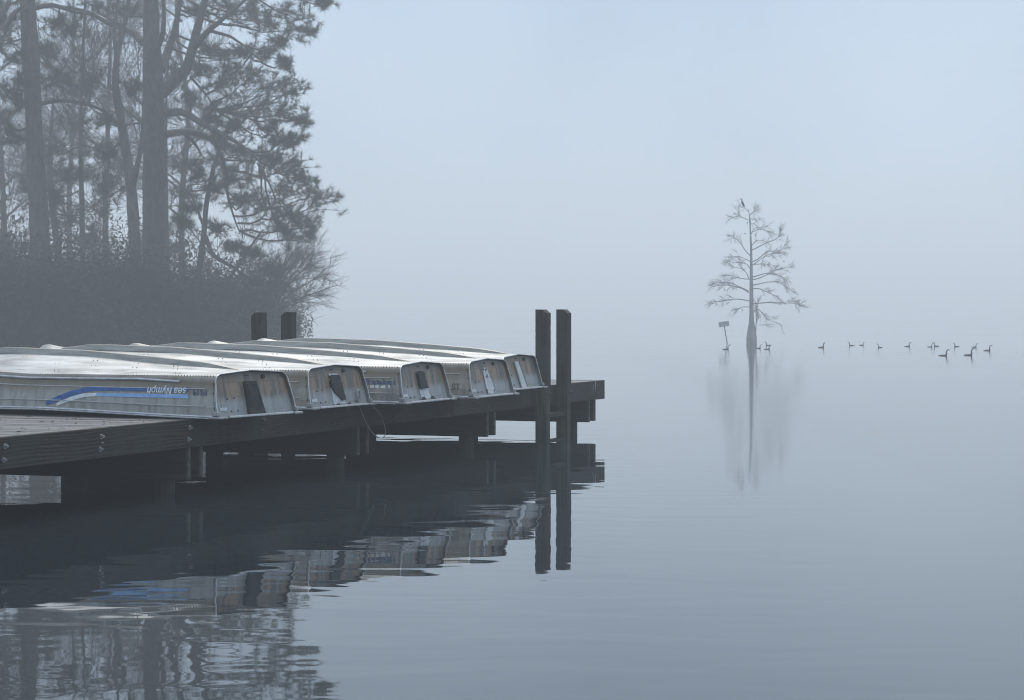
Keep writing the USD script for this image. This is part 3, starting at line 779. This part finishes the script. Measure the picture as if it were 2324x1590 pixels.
def tree(name, label, category, trunk_pts, trunk_r, limbs, clusters, seed, bark=BARK, needle=NEEDLE, base_z=-.1, d=D, twigs=9, group=None, bare=None, per=13, extra_roots=(), width=.013):
    r = np.random.default_rng(seed)
    tp = np.asarray(trunk_pts)
    base = np.array([tp[0][0], tp[0][1], base_z])
    t = thing(name, label, category, base, 0, group)
    tp = np.vstack([base + [0, 0, -.3], tp])
    tr = K * .62 * np.concatenate([[trunk_r[0] * 1.35], np.asarray(trunk_r, float)])
    n = 26
    path = spline(tp, n)
    rad = np.interp(np.linspace(0, len(tp) - 1, n), np.arange(len(tp)), tr)
    rad = rad * (1 + .05 * r.normal(0, 1, n))
    obj('trunk', (lambda v_f: (v_f[0] - base, v_f[1]))(tube(path, rad, 12)), bark, t, smooth=60)
    roots = list(path[8:])
    lps = []
    for lp, (ra, rb) in limbs:
        q_ = spline(lp, 18)
        q_ = q_ + np.cumsum(r.normal(0, .006, q_.shape), 0)
        v, f = tube(q_, K * .72 * np.linspace(ra, rb, 18), 8)
        obj('limb', (v - base, f), bark, t, smooth=60)
        roots += list(q_[4:]); lps.append(q_)
    wood_, P, Q = [], [], []
    for c, R in clusters:
        cluster(np.asarray(c), R, roots + list(extra_roots), r, wood_, P, Q, twigs)
    if bare:
        bare_twigs(lps + [path[6:]], r, wood_, **{**bare, 'length': bare['length'] * K, 'rad': bare['rad'] * 1.9})
    if wood_:
        v, f = cat(wood_)
        obj('twigs', (v - base, f), bark, t, kind='stuff')
    if P:
        v, f = needles(np.array(P), np.array(Q), r, per, width=width)
        obj('crown', (v - base, f), needle, t, kind='stuff')
    return t


def cl(*a, d=D, seed=0):
    """Foliage clumps from (x, y, radius) of the close-up."""
    r = np.random.default_rng(seed)
    return [(z1((x, y), d=d + r.uniform(-1.1, 1.1))[0], R / 2.0122 / 5400 * d * K) for x, y, R in a]


PXM = D / 5400 / 2.0122       # metres per close-up pixel
tree('pine_tree', 'thickest pine with forking trunk and long boughs reaching right over the water', 'tree',
     z1((706, 1290), (703, 1000), (700, 700), (700, 480), (697, 300), (690, 100), (690, -200), (700, -700)), [.27, .25, .245, .25, .22, .18, .14, .05],
     [(z1((742, 420), (790, 380, -.2), (850, 320, -.4), (880, 220, -.6), (905, 110, -.7), (935, 0, -.8), (960, -200, -.9), (980, -420)), (.135, .04)),
      (z1((888, 215, -.6), (915, 180, -.8), (950, 140, -1), (1020, 80, -1.2), (1100, 10, -1.3), (1200, -80, -1.4)), (.075, .02)),
      (z1((735, 320), (765, 240, .3), (795, 140, .5), (820, 0, .6), (850, -200, .7)), (.10, .03)),
      (z1((700, 250), (740, 160, -.5), (745, 0, -.6), (740, -250, -.6)), (.07, .02)),
      (z1((760, 520), (830, 515, -.4), (900, 555, -.7), (1000, 608, -1.0), (1100, 668, -1.2), (1190, 745, -1.3)), (.085, .02)),
      (z1((755, 615), (850, 600, .4), (940, 622, .7), (990, 665, .8), (1028, 760, .9), (1040, 880, 1.0), (1062, 970, 1.0), (1095, 1060, 1.0)), (.08, .012)),
      (z1((840, 610, .4), (890, 660, .6), (930, 725, .7)), (.05, .012)),
      (z1((655, 195), (605, 150, .5), (550, 125, .8), (480, 95, 1.0), (400, 55, 1.2), (300, 30, 1.3), (220, 22, 1.4)), (.08, .02)),
      (z1((560, 125, .8), (500, 90, .9), (440, 60, 1.1)), (.05, .02)),
      (z1((660, 560), (600, 520, .6), (540, 470, .8), (480, 330, 1.0)), (.06, .015)),
      (z1((950, 140, -1), (1050, 170, -1.1), (1130, 220, -1.2), (1200, 290, -1.3)), (.035, .01)),
      (z1((870, 350, -.3), (930, 420, -.4), (1000, 500, -.3)), (.03, .01))],
     cl((1120, 30, 150), (1240, 60, 140), (1340, 70, 120), (1410, 150, 60), (1300, 190, 70), (1200, 120, 110), (1230, 260, 70), (1300, 300, 60), (1150, 350, 120), (1060, 330, 80), (1260, 390, 110), (1350, 390, 75),
        (1000, 400, 90), (1150, 480, 120), (1290, 520, 100), (1370, 560, 60), (1020, 510, 80), (1190, 610, 110), (1300, 640, 75), (950, 560, 60),
        (1330, 760, 90), (1240, 760, 90), (1150, 820, 120), (1020, 760, 90), (1290, 880, 110), (1420, 890, 100), (1500, 920, 70), (1210, 960, 120), (1340, 990, 100), (1440, 1020, 80), (1100, 920, 90), (1280, 1080, 90), (1400, 1090, 70),
        (1030, 60, 90), (900, 60, 80), (1000, -60, 120), (1180, -120, 170), (800, -100, 120), (950, -250, 170), (1100, -330, 170), (700, -420, 170), (850, -500, 170), (560, 60, 90), (430, 20, 80), (800, 340, 55), (1500, 25, 40), (1460, -60, 80), (1180, 720, 80), (1390, 820, 60), (980, 250, 60), (1130, 250, 60), (1010, 640, 70), (1360, 640, 50), (930, 330, 60), (870, 470, 60), (1080, 580, 80),
        seed=1), 11, twigs=10)

tree('pine_tree', 'straight pine trunk nearest the left edge of the wood', 'tree',
     z1((185, 1300), (178, 1000), (165, 800), (152, 500), (140, 250), (128, 60), (120, -200), (115, -700), d=32), [.245, .225, .20, .19, .185, .17, .14, .04],
     [(z1((140, 40), (80, 50, -.4), (20, 120, -.8), (-60, 190, -1), d=32), (.06, .02)), (z1((150, 35), (250, 25, .3), (370, 60, .5), (450, 70, .6), d=32), (.06, .015)),
      (z1((120, 480), (60, 430, -.3), (0, 390, -.5), (-80, 330, -.6), d=32), (.055, .02)), (z1((165, 480), (260, 460, .3), (380, 470, .5), (470, 510, .6), (525, 560, .7), d=32), (.05, .015)),
      (z1((170, 560), (90, 600, -.3), (0, 560, -.5), d=32), (.04, .01))],
     cl((60, 260, 100), (30, 130, 90), (-40, 220, 110), (250, 360, 110), (340, 150, 80), (230, 250, 70), (60, 470, 80), (-30, 420, 90), (100, 380, 70), (250, 100, 90), (40, 10, 110), (180, -60, 150), (60, -180, 170), (250, -250, 170), (120, -450, 180), (-20, -80, 130), (330, 400, 80), (420, 360, 60), (-20, 560, 80), (60, 640, 60), d=32, seed=2), 12)

tree('forked_tree', 'slim dark tree with a forked stem just left of the thickest pine', 'tree',
     z1((622, 1260), (612, 1050), (598, 850), (575, 690), (548, 520), (528, 400), (535, 250), (560, 140), (585, 40), (600, -200), d=31.5), [.13, .12, .115, .10, .09, .08, .07, .055, .04, .015],
     [(z1((603, 850), (622, 780, -.2), (640, 700, -.3), (650, 600, -.4), (655, 480, -.4), d=31.5), (.07, .02)), (z1((540, 300), (520, 150, .3), (540, 20, .5), (530, -150, .6), d=31.5), (.045, .015)),
      (z1((560, 600), (500, 530, .2), (450, 490, .4), (370, 480, .6), d=31.5), (.035, .01)), (z1((570, 640), (480, 690, .3), (400, 620, .5), d=31.5), (.03, .01))],
     cl((450, 560, 70), (610, 420, 70), (480, 700, 70), d=31.5, seed=3), 13, bark=BARK2, bare=dict(n=6, length=1.0, rad=.010, depth=3))

tree('slender_tree', 'thin straight sapling midway between the two thick trunks', 'tree',
     z1((377, 1260), (375, 1000), (370, 750), (372, 500), (378, 250), (390, 0), (395, -200), d=34), [.065, .06, .055, .045, .035, .02, .01],
     [(z1((372, 620), (440, 660, .2), (500, 720, .4), d=34), (.02, .008))],
     cl((300, 560, 80), (250, 690, 80), (420, 690, 90), (330, 800, 80), (450, 850, 80), (260, 900, 70), (390, 420, 60), d=34.5, seed=4), 14, bark=BARK2, needle=NEEDLE2, bare=dict(n=8, length=.7, rad=.008, depth=3))

tree('slender_tree', 'thin pole-like stem close behind the right side of the thickest pine', 'tree',
     z1((765, 1280), (760, 1000), (757, 700), (760, 450), (775, 200), d=35), [.055, .05, .042, .03, .015],
     [(z1((760, 820), (820, 850, .2), (900, 840, .3), d=35), (.02, .008))], cl((860, 900, 70), (840, 760, 70), d=35, seed=5), 15, bark=BARK2, bare=dict(n=6, length=.6, rad=.007, depth=3))

tree('leaning_tree', 'leaning slim tree right of the thickest pine with drooping low boughs', 'tree',
     z1((905, 1300), (918, 1180), (932, 1060), (942, 940), (962, 830), (1000, 690), (1050, 590), (1110, 500), d=32.4), [.075, .07, .062, .055, .045, .035, .022, .012],
     [(z1((940, 1085), (975, 1165, -.3), (1030, 1205, -.5), (1082, 1232, -.6), (1105, 1280, -.6), (1125, 1330, -.6), d=32.4), (.045, .015)),
      (z1((1030, 1312, .4), (1080, 1220, .3), (1140, 1130, .2), (1205, 1045, .1), d=32.4), (.035, .015)),
      (z1((935, 1040), (870, 880, .2), (800, 860, .4), d=32.4), (.03, .01)), (z1((1080, 1232, -.6), (1150, 1280, -.7), (1230, 1300, -.8), d=32.4), (.025, .01))],
     cl((990, 1050, 65), (1180, 1290, 80), (1240, 1240, 60), (960, 860, 70), (1040, 830, 70), (880, 960, 50), (1060, 1130, 45), (1160, 1170, 50), (1270, 1330, 60), (900, 800, 70), (830, 1010, 60), (1100, 700, 80), d=32.4, seed=6), 16, bark=BARK2, bare=dict(n=6, length=.55, rad=.007, depth=3))

tree('slender_tree', 'faint bowed stem just right of the leftmost thick trunk', 'tree',
     z1((275, 1290), (262, 1120), (240, 950), (228, 800), (235, 600), (245, 420), d=36), [.10, .09, .08, .07, .05, .02],
     [], cl((280, 800, 90), (200, 980, 80), (330, 1000, 90), (120, 850, 80), (470, 960, 90), (420, 1080, 90), (520, 880, 60), d=36, seed=7), 17, bark=BARK2, needle=NEEDLE2, bare=dict(n=8, length=.7, rad=.009, depth=3))

# farther, paler trees
for k, (x, dd, hgt, lab) in enumerate([(20, 41, .2, 'pale faded tree at the left edge behind the first thick trunk'), (320, 46, .3, 'faded twiggy tree seen between the two thick trunks'),
                                       (480, 43, .25, 'faded bushy tree behind the fork of the slim tree'), (830, 39, .1, 'faded twiggy tree close behind the leaning tree'), (-120, 38, .2, 'dim tree at the wood\'s left edge beside the faded one')]):
    r = np.random.default_rng(60 + k)
    tp = z1((x, 1290), (x + r.uniform(-15, 15), 900), (x + r.uniform(-30, 30), 500), (x + r.uniform(-40, 40), 100), (x + r.uniform(-60, 60), -300), d=dd)
    lim = []
    for y in (1000, 850, 700, 550, 400, 250, 100):
        s = r.choice([-1, 1])
        lim.append((z1((x, y), (x + s * 60, y - 50, r.uniform(-.6, .6)), (x + s * r.uniform(120, 190), y - r.uniform(40, 160), r.uniform(-1, 1)), d=dd), (.035, .01)))
    cc = cl(*[(x + r.uniform(-150, 150), r.uniform(150, 1150), r.uniform(55, 95)) for _ in range(7 if x < 700 else 3)], d=dd, seed=70 + k)
    tree('background_tree', lab, 'tree', tp, [.09, .08, .065, .045, .015], lim, cc, 80 + k, bark=BARK2, needle=NEEDLE2, bare=dict(n=7, length=.8, rad=.010, depth=3), group='faded trees deeper in the wood', per=14)

# bare rounded shrub at the tip of the bank
r = np.random.default_rng(91)
sb = z1((1225, 1500), d=32.6)[0]
t = thing('bare_shrub', 'bare fan-shaped shrub of fine twigs at the tip of the bank', 'shrub', (sb[0], sb[1], -.05))
base = np.array([sb[0], sb[1], -.05])
for ex, ey in ((1240, 1240), (1310, 1180), (1370, 1160), (1420, 1200), (1455, 1265), (1465, 1330), (1280, 1210), (1410, 1370), (1355, 1255), (1430, 1150)):
    p = spline(np.vstack([[sb + [0, 0, -.2]], z1((1225 + (ex - 1225) * .25, 1440 + (ey - 1440) * .3, r.uniform(-.2, .2)), (1225 + (ex - 1225) * .65, 1440 + (ey - 1440) * .72, r.uniform(-.4, .4)), (ex, ey, r.uniform(-.5, .5)), d=32.6)]), 12)
    obj('stem', (lambda vf: (vf[0] - base, vf[1]))(tube(p, np.linspace(.045, .013, 12), 5)), TWIGGY, t)
    w2 = []
    bare_twigs([p[4:]], r, w2, n=14, length=.95, rad=.009, depth=2, up=.12, spread=.55)
    v, f = cat(w2)
    obj('twigs', (v - base, f), TWIGGY, t, kind='stuff')

# the dark thicket along the bank
def shrub(x, y, h, rad, label, seed, m=LEAF, n=13000, stems=11, size=.085):
    r = np.random.default_rng(seed)
    t = thing('thicket_shrub', label, 'shrub', (x, y, 0.0), 0, 'dense dark shrubs along the bank')
    ss = []
    lumps = []
    for _ in range(stems):
        e = np.array([r.normal(0, rad * .5), r.normal(0, rad * .4), h * r.uniform(.55, .95)])
        p = wiggle(np.array([r.normal(0, .1), r.normal(0, .1), -.2]), e, r, 7, .15)
        ss.append(tube(p, np.linspace(.05, .013, 7), 4, False))
        lumps += [(p[k2], rad * r.uniform(.22, .42)) for k2 in (2, 3, 4, 5, 6)]
    v, f = cat(ss)
    bare_twigs([np.array([l[0] for l in lumps[i * 5:(i + 1) * 5]]) for i in range(stems)], r, ss, n=8, length=1.1, rad=.013, depth=2)
    v, f = cat(ss)
    obj('stems', (v, f), BARK2, t)
    c = r.integers(0, len(lumps), n)
    pos = np.array([lumps[i][0] for i in c]) + np.clip(r.normal(0, 1, (n, 3)), -1.7, 1.7) * np.array([lumps[i][1] for i in c])[:, None] * [1, .8, .75]
    pos[:, 2] = np.abs(pos[:, 2])
    v, f = leaves(pos, r, size)
    obj('foliage', (v, f), m, t, kind='stuff')


for k, (px, d, top, rad, lab) in enumerate([
        (-60, 31.2, 585, 1.0, 'dark shrub cut by the left edge of the bank'), (50, 31.0, 600, .95, 'dark shrub below the leftmost thick trunk'), (150, 31.3, 612, .9, 'dark shrub below the thin midway sapling'),
        (240, 31.2, 605, .9, 'dark shrub between the sapling and the thickest pine'), (330, 31.4, 612, .9, 'dark shrub at the foot of the thickest pine'), (420, 31.6, 630, .85, 'dark shrub at the foot of the leaning tree'),
        (500, 31.9, 655, .75, 'dark shrub beyond the far dock posts, left of them'), (575, 32.3, 672, .65, 'low dark shrub straight behind the two far dock posts'), (630, 32.8, 720, .4, 'smallest low shrub at the tip of the bank')]):
    b = at(px, top, d * K)
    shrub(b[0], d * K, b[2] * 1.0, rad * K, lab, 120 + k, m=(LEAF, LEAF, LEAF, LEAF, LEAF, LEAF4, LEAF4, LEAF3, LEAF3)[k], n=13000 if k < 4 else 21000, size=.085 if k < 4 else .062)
for k, (px, d, top, rad, lab) in enumerate([(0, 35, 500, 1.4, 'tall dim bush in the second row at the left'), (200, 36, 520, 1.4, 'tall dim bush in the second row behind the sapling'), (380, 36.5, 540, 1.3, 'tall dim bush in the second row behind the thickest pine'), (-180, 35, 500, 1.4, 'tall dim bush in the second row past the left edge')]):
    b = at(px, top, d * K)
    shrub(b[0], d * K, b[2], rad * K, lab, 150 + k, m=LEAF2, n=9000, stems=14)

# ------------------------------------------------------------------ cypress, sign, birds
DC = 96.0


def z5(*pts, d=DC):
    return np.array([at((1680 + p[0] / 3.698) / 1.0757, (450 + p[1] / 3.698) / 1.0757, d + (p[2] if len(p) > 2 else 0)) for p in pts])


CBARK = mat('cypress_bark', (0.28, 0.27, 0.25), (0.45, 0.43, 0.40), scale=6, stretch=(1, 1, .3), rough=0.9)  # bark colour paled to stand in for thicker haze
r = np.random.default_rng(77)
k5 = DC / 5809 / 3.698
tp = z5((573, 1500), (573, 1440), (573, 1390), (573, 1340), (573, 1290), (572, 1240), (572, 1180), (571, 1000), (570, 850), (570, 700), (568, 560), (562, 430), (556, 330), (550, 265), (545, 225))
base = np.array([tp[1][0], DC, 0.0])
cyp = thing('cypress_tree', 'lone bare cypress with swollen foot standing far out in the lake', 'tree', base)
rad = np.array([50, 48, 47, 41, 32, 24, 20, 18, 15, 11.5, 9.5, 7, 5, 3.5, 2]) * k5
obj('trunk', (lambda vf: (vf[0] - base, vf[1]))(tube(tp, rad, 14)), CBARK, cyp, smooth=60)
BR = [[(548, 980), (500, 950), (430, 925), (350, 912), (280, 915), (215, 930)], [(545, 965), (480, 935), (400, 900), (330, 890), (250, 890), (205, 920)], [(550, 1055), (480, 1042), (400, 1040), (330, 1055), (270, 1065), (215, 1085)],
      [(550, 1110), (490, 1110), (450, 1135), (410, 1165)], [(550, 860), (530, 810), (490, 768), (440, 755), (380, 742)], [(556, 760), (530, 725), (490, 712), (400, 708)], [(558, 697), (510, 675), (460, 655), (400, 660), (365, 690)],
      [(560, 645), (520, 605), (490, 560), (460, 520), (420, 490), (395, 488)], [(548, 328), (500, 305), (462, 285), (455, 255)], [(462, 288), (430, 295), (380, 312)], [(556, 860), (500, 855), (440, 845), (400, 825), (350, 830)], [(545, 250), (520, 225), (495, 213), (482, 203)],
      [(580, 1080), (650, 1075), (750, 1068), (850, 1075), (940, 1075), (1000, 1095), (1030, 1110)], [(580, 945), (640, 945), (700, 970), (770, 1000), (820, 1025)], [(580, 915), (650, 900), (720, 885), (800, 885), (850, 905), (905, 945)],
      [(580, 865), (640, 850), (700, 825), (760, 790), (830, 765), (890, 755)], [(585, 840), (650, 820), (720, 805), (800, 815), (850, 840), (890, 870)], [(580, 735), (640, 690), (700, 650), (750, 630), (830, 630)], [(585, 700), (640, 670), (720, 605), (800, 615), (860, 570), (880, 540)],
      [(590, 725), (680, 722), (745, 725)], [(580, 595), (650, 560), (720, 525), (790, 500), (820, 470), (835, 440)], [(575, 555), (620, 510), (680, 510)], [(570, 450), (600, 400), (640, 395), (700, 385)], [(590, 430), (640, 410), (700, 420), (735, 440)],
      [(560, 280), (590, 250), (620, 225)], [(590, 360), (620, 335), (650, 320)], [(590, 1145), (640, 1135), (680, 1180), (710, 1215), (760, 1240), (825, 1258)], [(640, 1275), (700, 1270)], [(605, 1450), (612, 1300), (618, 1200), (620, 1130), (640, 1040)], [(560, 300), (566, 350), (590, 360)]]
tw = []
for bp in BR:
    dz = r.uniform(-1.0, 1.0)
    m_ = len(bp)
    p = spline(z5(*[(x, y, dz * i / (m_ - 1)) for i, (x, y) in enumerate(bp)]), 14)
    ln = np.linalg.norm(p[-1] - p[0])
    r0 = .008 + .009 * min(1, ln / 2)
    obj('branch', (lambda vf: (vf[0] - base, vf[1]))(tube(p, np.linspace(r0 * 1.6, .008, 14), 5)), CBARK, cyp)
    bare_twigs([p], r, tw, n=int(4 + ln * 6.5), length=.34, rad=.0055, depth=2, up=.02, spread=.45)
v, f = cat(tw)
obj('twigs', (v - base, f), CBARK, cyp, kind='stuff')
cones = []
for x, y in ((365, 661), (460, 682), (513, 447), (415, 267), (330, 956), (865, 698), (535, 350), (905, 945)):
    c = trimesh.creation.icosphere(1, .03); c.apply_translation(z5((x, y))[0] - base); cones.append(c)
obj('cones', trimesh.util.concatenate(cones), CBARK, cyp, kind='stuff')

# signboard on a leaning pole
sp = z5((352, 1432), (327, 1285))
sg = thing('lake_sign', 'tilted blank board on a leaning pole left of the cypress', 'sign', (sp[0][0], DC, 0.0))
SIGN = mat('sign_board', (0.42, 0.42, 0.42), (0.55, 0.55, 0.55), scale=8, rough=0.6)
o0 = np.array([sp[0][0], DC, 0.0])
obj('pole', (lambda vf: (vf[0] - o0, vf[1]))(tube([sp[0] + (sp[0] - sp[1]) * .4, sp[0], sp[1] + (sp[1] - sp[0]) * .2], .018, 8)), DARK, sg, smooth=60)
bd = box(-.21, .21, -.05, -.025, -.105, .105, .006)
bd.apply_transform(trimesh.transformations.rotation_matrix(math.radians(-8), [0, 1, 0]))
bd.apply_translation(z5((322, 1264))[0] - o0)
obj('board', bd, SIGN, sg)

FEATHER = mat('black_plumage', (0.012, 0.012, 0.013), (0.030, 0.030, 0.030), scale=20, rough=0.6)


def blob(joints, bones):
    """A body as one surface: hulls of spheres along bones, joined and smoothed."""
    ms = []
    for a, b in bones:
        pa, ra = joints[a]; pb, rb = joints[b]
        s = []
        for p_, r_ in ((pa, ra), (pb, rb)):
            q_ = trimesh.creation.icosphere(2, r_); q_.apply_translation(p_); s.append(q_.vertices)
        h = trimesh.convex.convex_hull(np.vstack(s))
        ms.append(manifold3d.Manifold(manifold3d.Mesh(np.asarray(h.vertices, np.float32), np.asarray(h.faces, np.uint32))))
    m = manifold3d.Manifold.batch_boolean(ms, manifold3d.OpType.Add).refine_to_length(.03)
    mm = m.to_mesh()
    t = trimesh.Trimesh(mm.vert_properties[:, :3], mm.tri_verts)
    trimesh.smoothing.filter_taubin(t, iterations=6)
    return t


def swim_bird(px, py, face, h, label, lean=.5, turn=0.0):
    """A cormorant low in the water: back just awash, S-bent neck, bill tipped up."""
    d = EYE * 5809 / (py - 742)
    k_ = h / .24
    J = {'tail': ((-.20, 0, .012), .009), 'rump': ((-.13, 0, .000), .034), 'back': ((-.04, 0, -.005), .050), 'chest': ((.07, 0, .000), .045), 'n1': ((.115, 0, .06), .026), 'n2': ((.105 - .02 * lean, 0, .125), .019),
         'n3': ((.115, 0, .185), .018), 'n4': ((.140 + .02 * lean, 0, .222), .020), 'head': ((.165 + .02 * lean, 0, .234), .021), 'b1': ((.20 + .02 * lean, 0, .238), .011), 'b2': ((.262 + .02 * lean, 0, .250), .005)}
    J = {a: (np.array(p_) * k_, r_ * k_ * 1.08) for a, (p_, r_) in J.items()}
    m = blob(J, [('tail', 'rump'), ('rump', 'back'), ('back', 'chest'), ('chest', 'n1'), ('n1', 'n2'), ('n2', 'n3'), ('n3', 'n4'), ('n4', 'head'), ('head', 'b1'), ('b1', 'b2')])
    m.apply_transform(trimesh.transformations.rotation_matrix(math.radians(turn) + (0 if face > 0 else math.pi), [0, 0, 1]))
    m.apply_translation(((px - 1250) / 5809 * d, d, 0))
    obj('cormorant', m, FEATHER, smooth=True, label=label, category='bird', group='cormorants swimming near the cypress')


for px, py, face, h, lab, ln in [
        (1773, 853.5, 1, .155, 'swimming cormorant directly under the tilted sign', .9), (1852, 851, 1, .13, 'swimming cormorant touching the right side of the cypress foot', .8),
        (1873.5, 853.5, 1, .15, 'nearer of two swimming cormorants stacked just right of the cypress', .0), (1875, 844, -1, .14, 'farther of two swimming cormorants stacked just right of the cypress', .3),
        (2005.5, 849, 1, .17, 'swimming cormorant alone in the gap right of the cypress pair', .0), (2078, 844.5, -1, .14, 'left-facing swimming cormorant, left one of the small far pair', .4),
        (2104, 843.5, 1, .12, 'tiny upright swimming cormorant, right one of the small far pair', .0), (2148, 849, -1, .13, 'left-facing swimming cormorant alone below the far pair\'s right', .5),
        (2216, 846.5, 1, .15, 'right-facing swimming cormorant alone in the middle of the flock', .8), (2271, 847.5, 1, .13, 'upright swimming cormorant, left one of the close pair', .0),
        (2285.5, 846, -1, .15, 'left-facing swimming cormorant, right one of the close pair', .2), (2304, 869, 1, .185, 'near dark swimming cormorant below the close pair', .5),
        (2335, 847, -1, .14, 'left-facing swimming cormorant between the two near dark ones', .3), (2365.5, 868, 1, .21, 'largest swimming cormorant, nearest on the right', .4),
        (2379, 848, 1, .13, 'small swimming cormorant just above the largest one', .5), (2411, 856.5, 1, .18, 'rightmost swimming cormorant of the flock', .5)]:
    swim_bird(px, py, face, h, lab, ln, turn=(px * 7 % 40) - 20)

# the one perched on the tree top
J = {'tail': ((.10, 0, -.03), .012), 'low': ((.055, 0, .04), .034), 'mid': ((.03, 0, .10), .046), 'breast': ((.0, 0, .165), .040), 'n1': ((-.018, 0, .215), .024), 'n2': ((-.005, 0, .255), .018), 'n3': ((-.018, 0, .285), .018),
     'head': ((-.04, 0, .300), .021), 'b1': ((-.07, 0, .302), .010), 'b2': ((-.115, 0, .296), .005), 'leg': ((.03, 0, .0), .014)}
m = blob({a: (np.array(p_), r_) for a, (p_, r_) in J.items()}, [('tail', 'low'), ('low', 'mid'), ('mid', 'breast'), ('breast', 'n1'), ('n1', 'n2'), ('n2', 'n3'), ('n3', 'head'), ('head', 'b1'), ('b1', 'b2'), ('low', 'leg')])
m.apply_translation(z5((488, 203))[0] + [0, 0, .005])
obj('cormorant', m, FEATHER, smooth=True, label='cormorant perched upright on the tip of the cypress', category='bird')
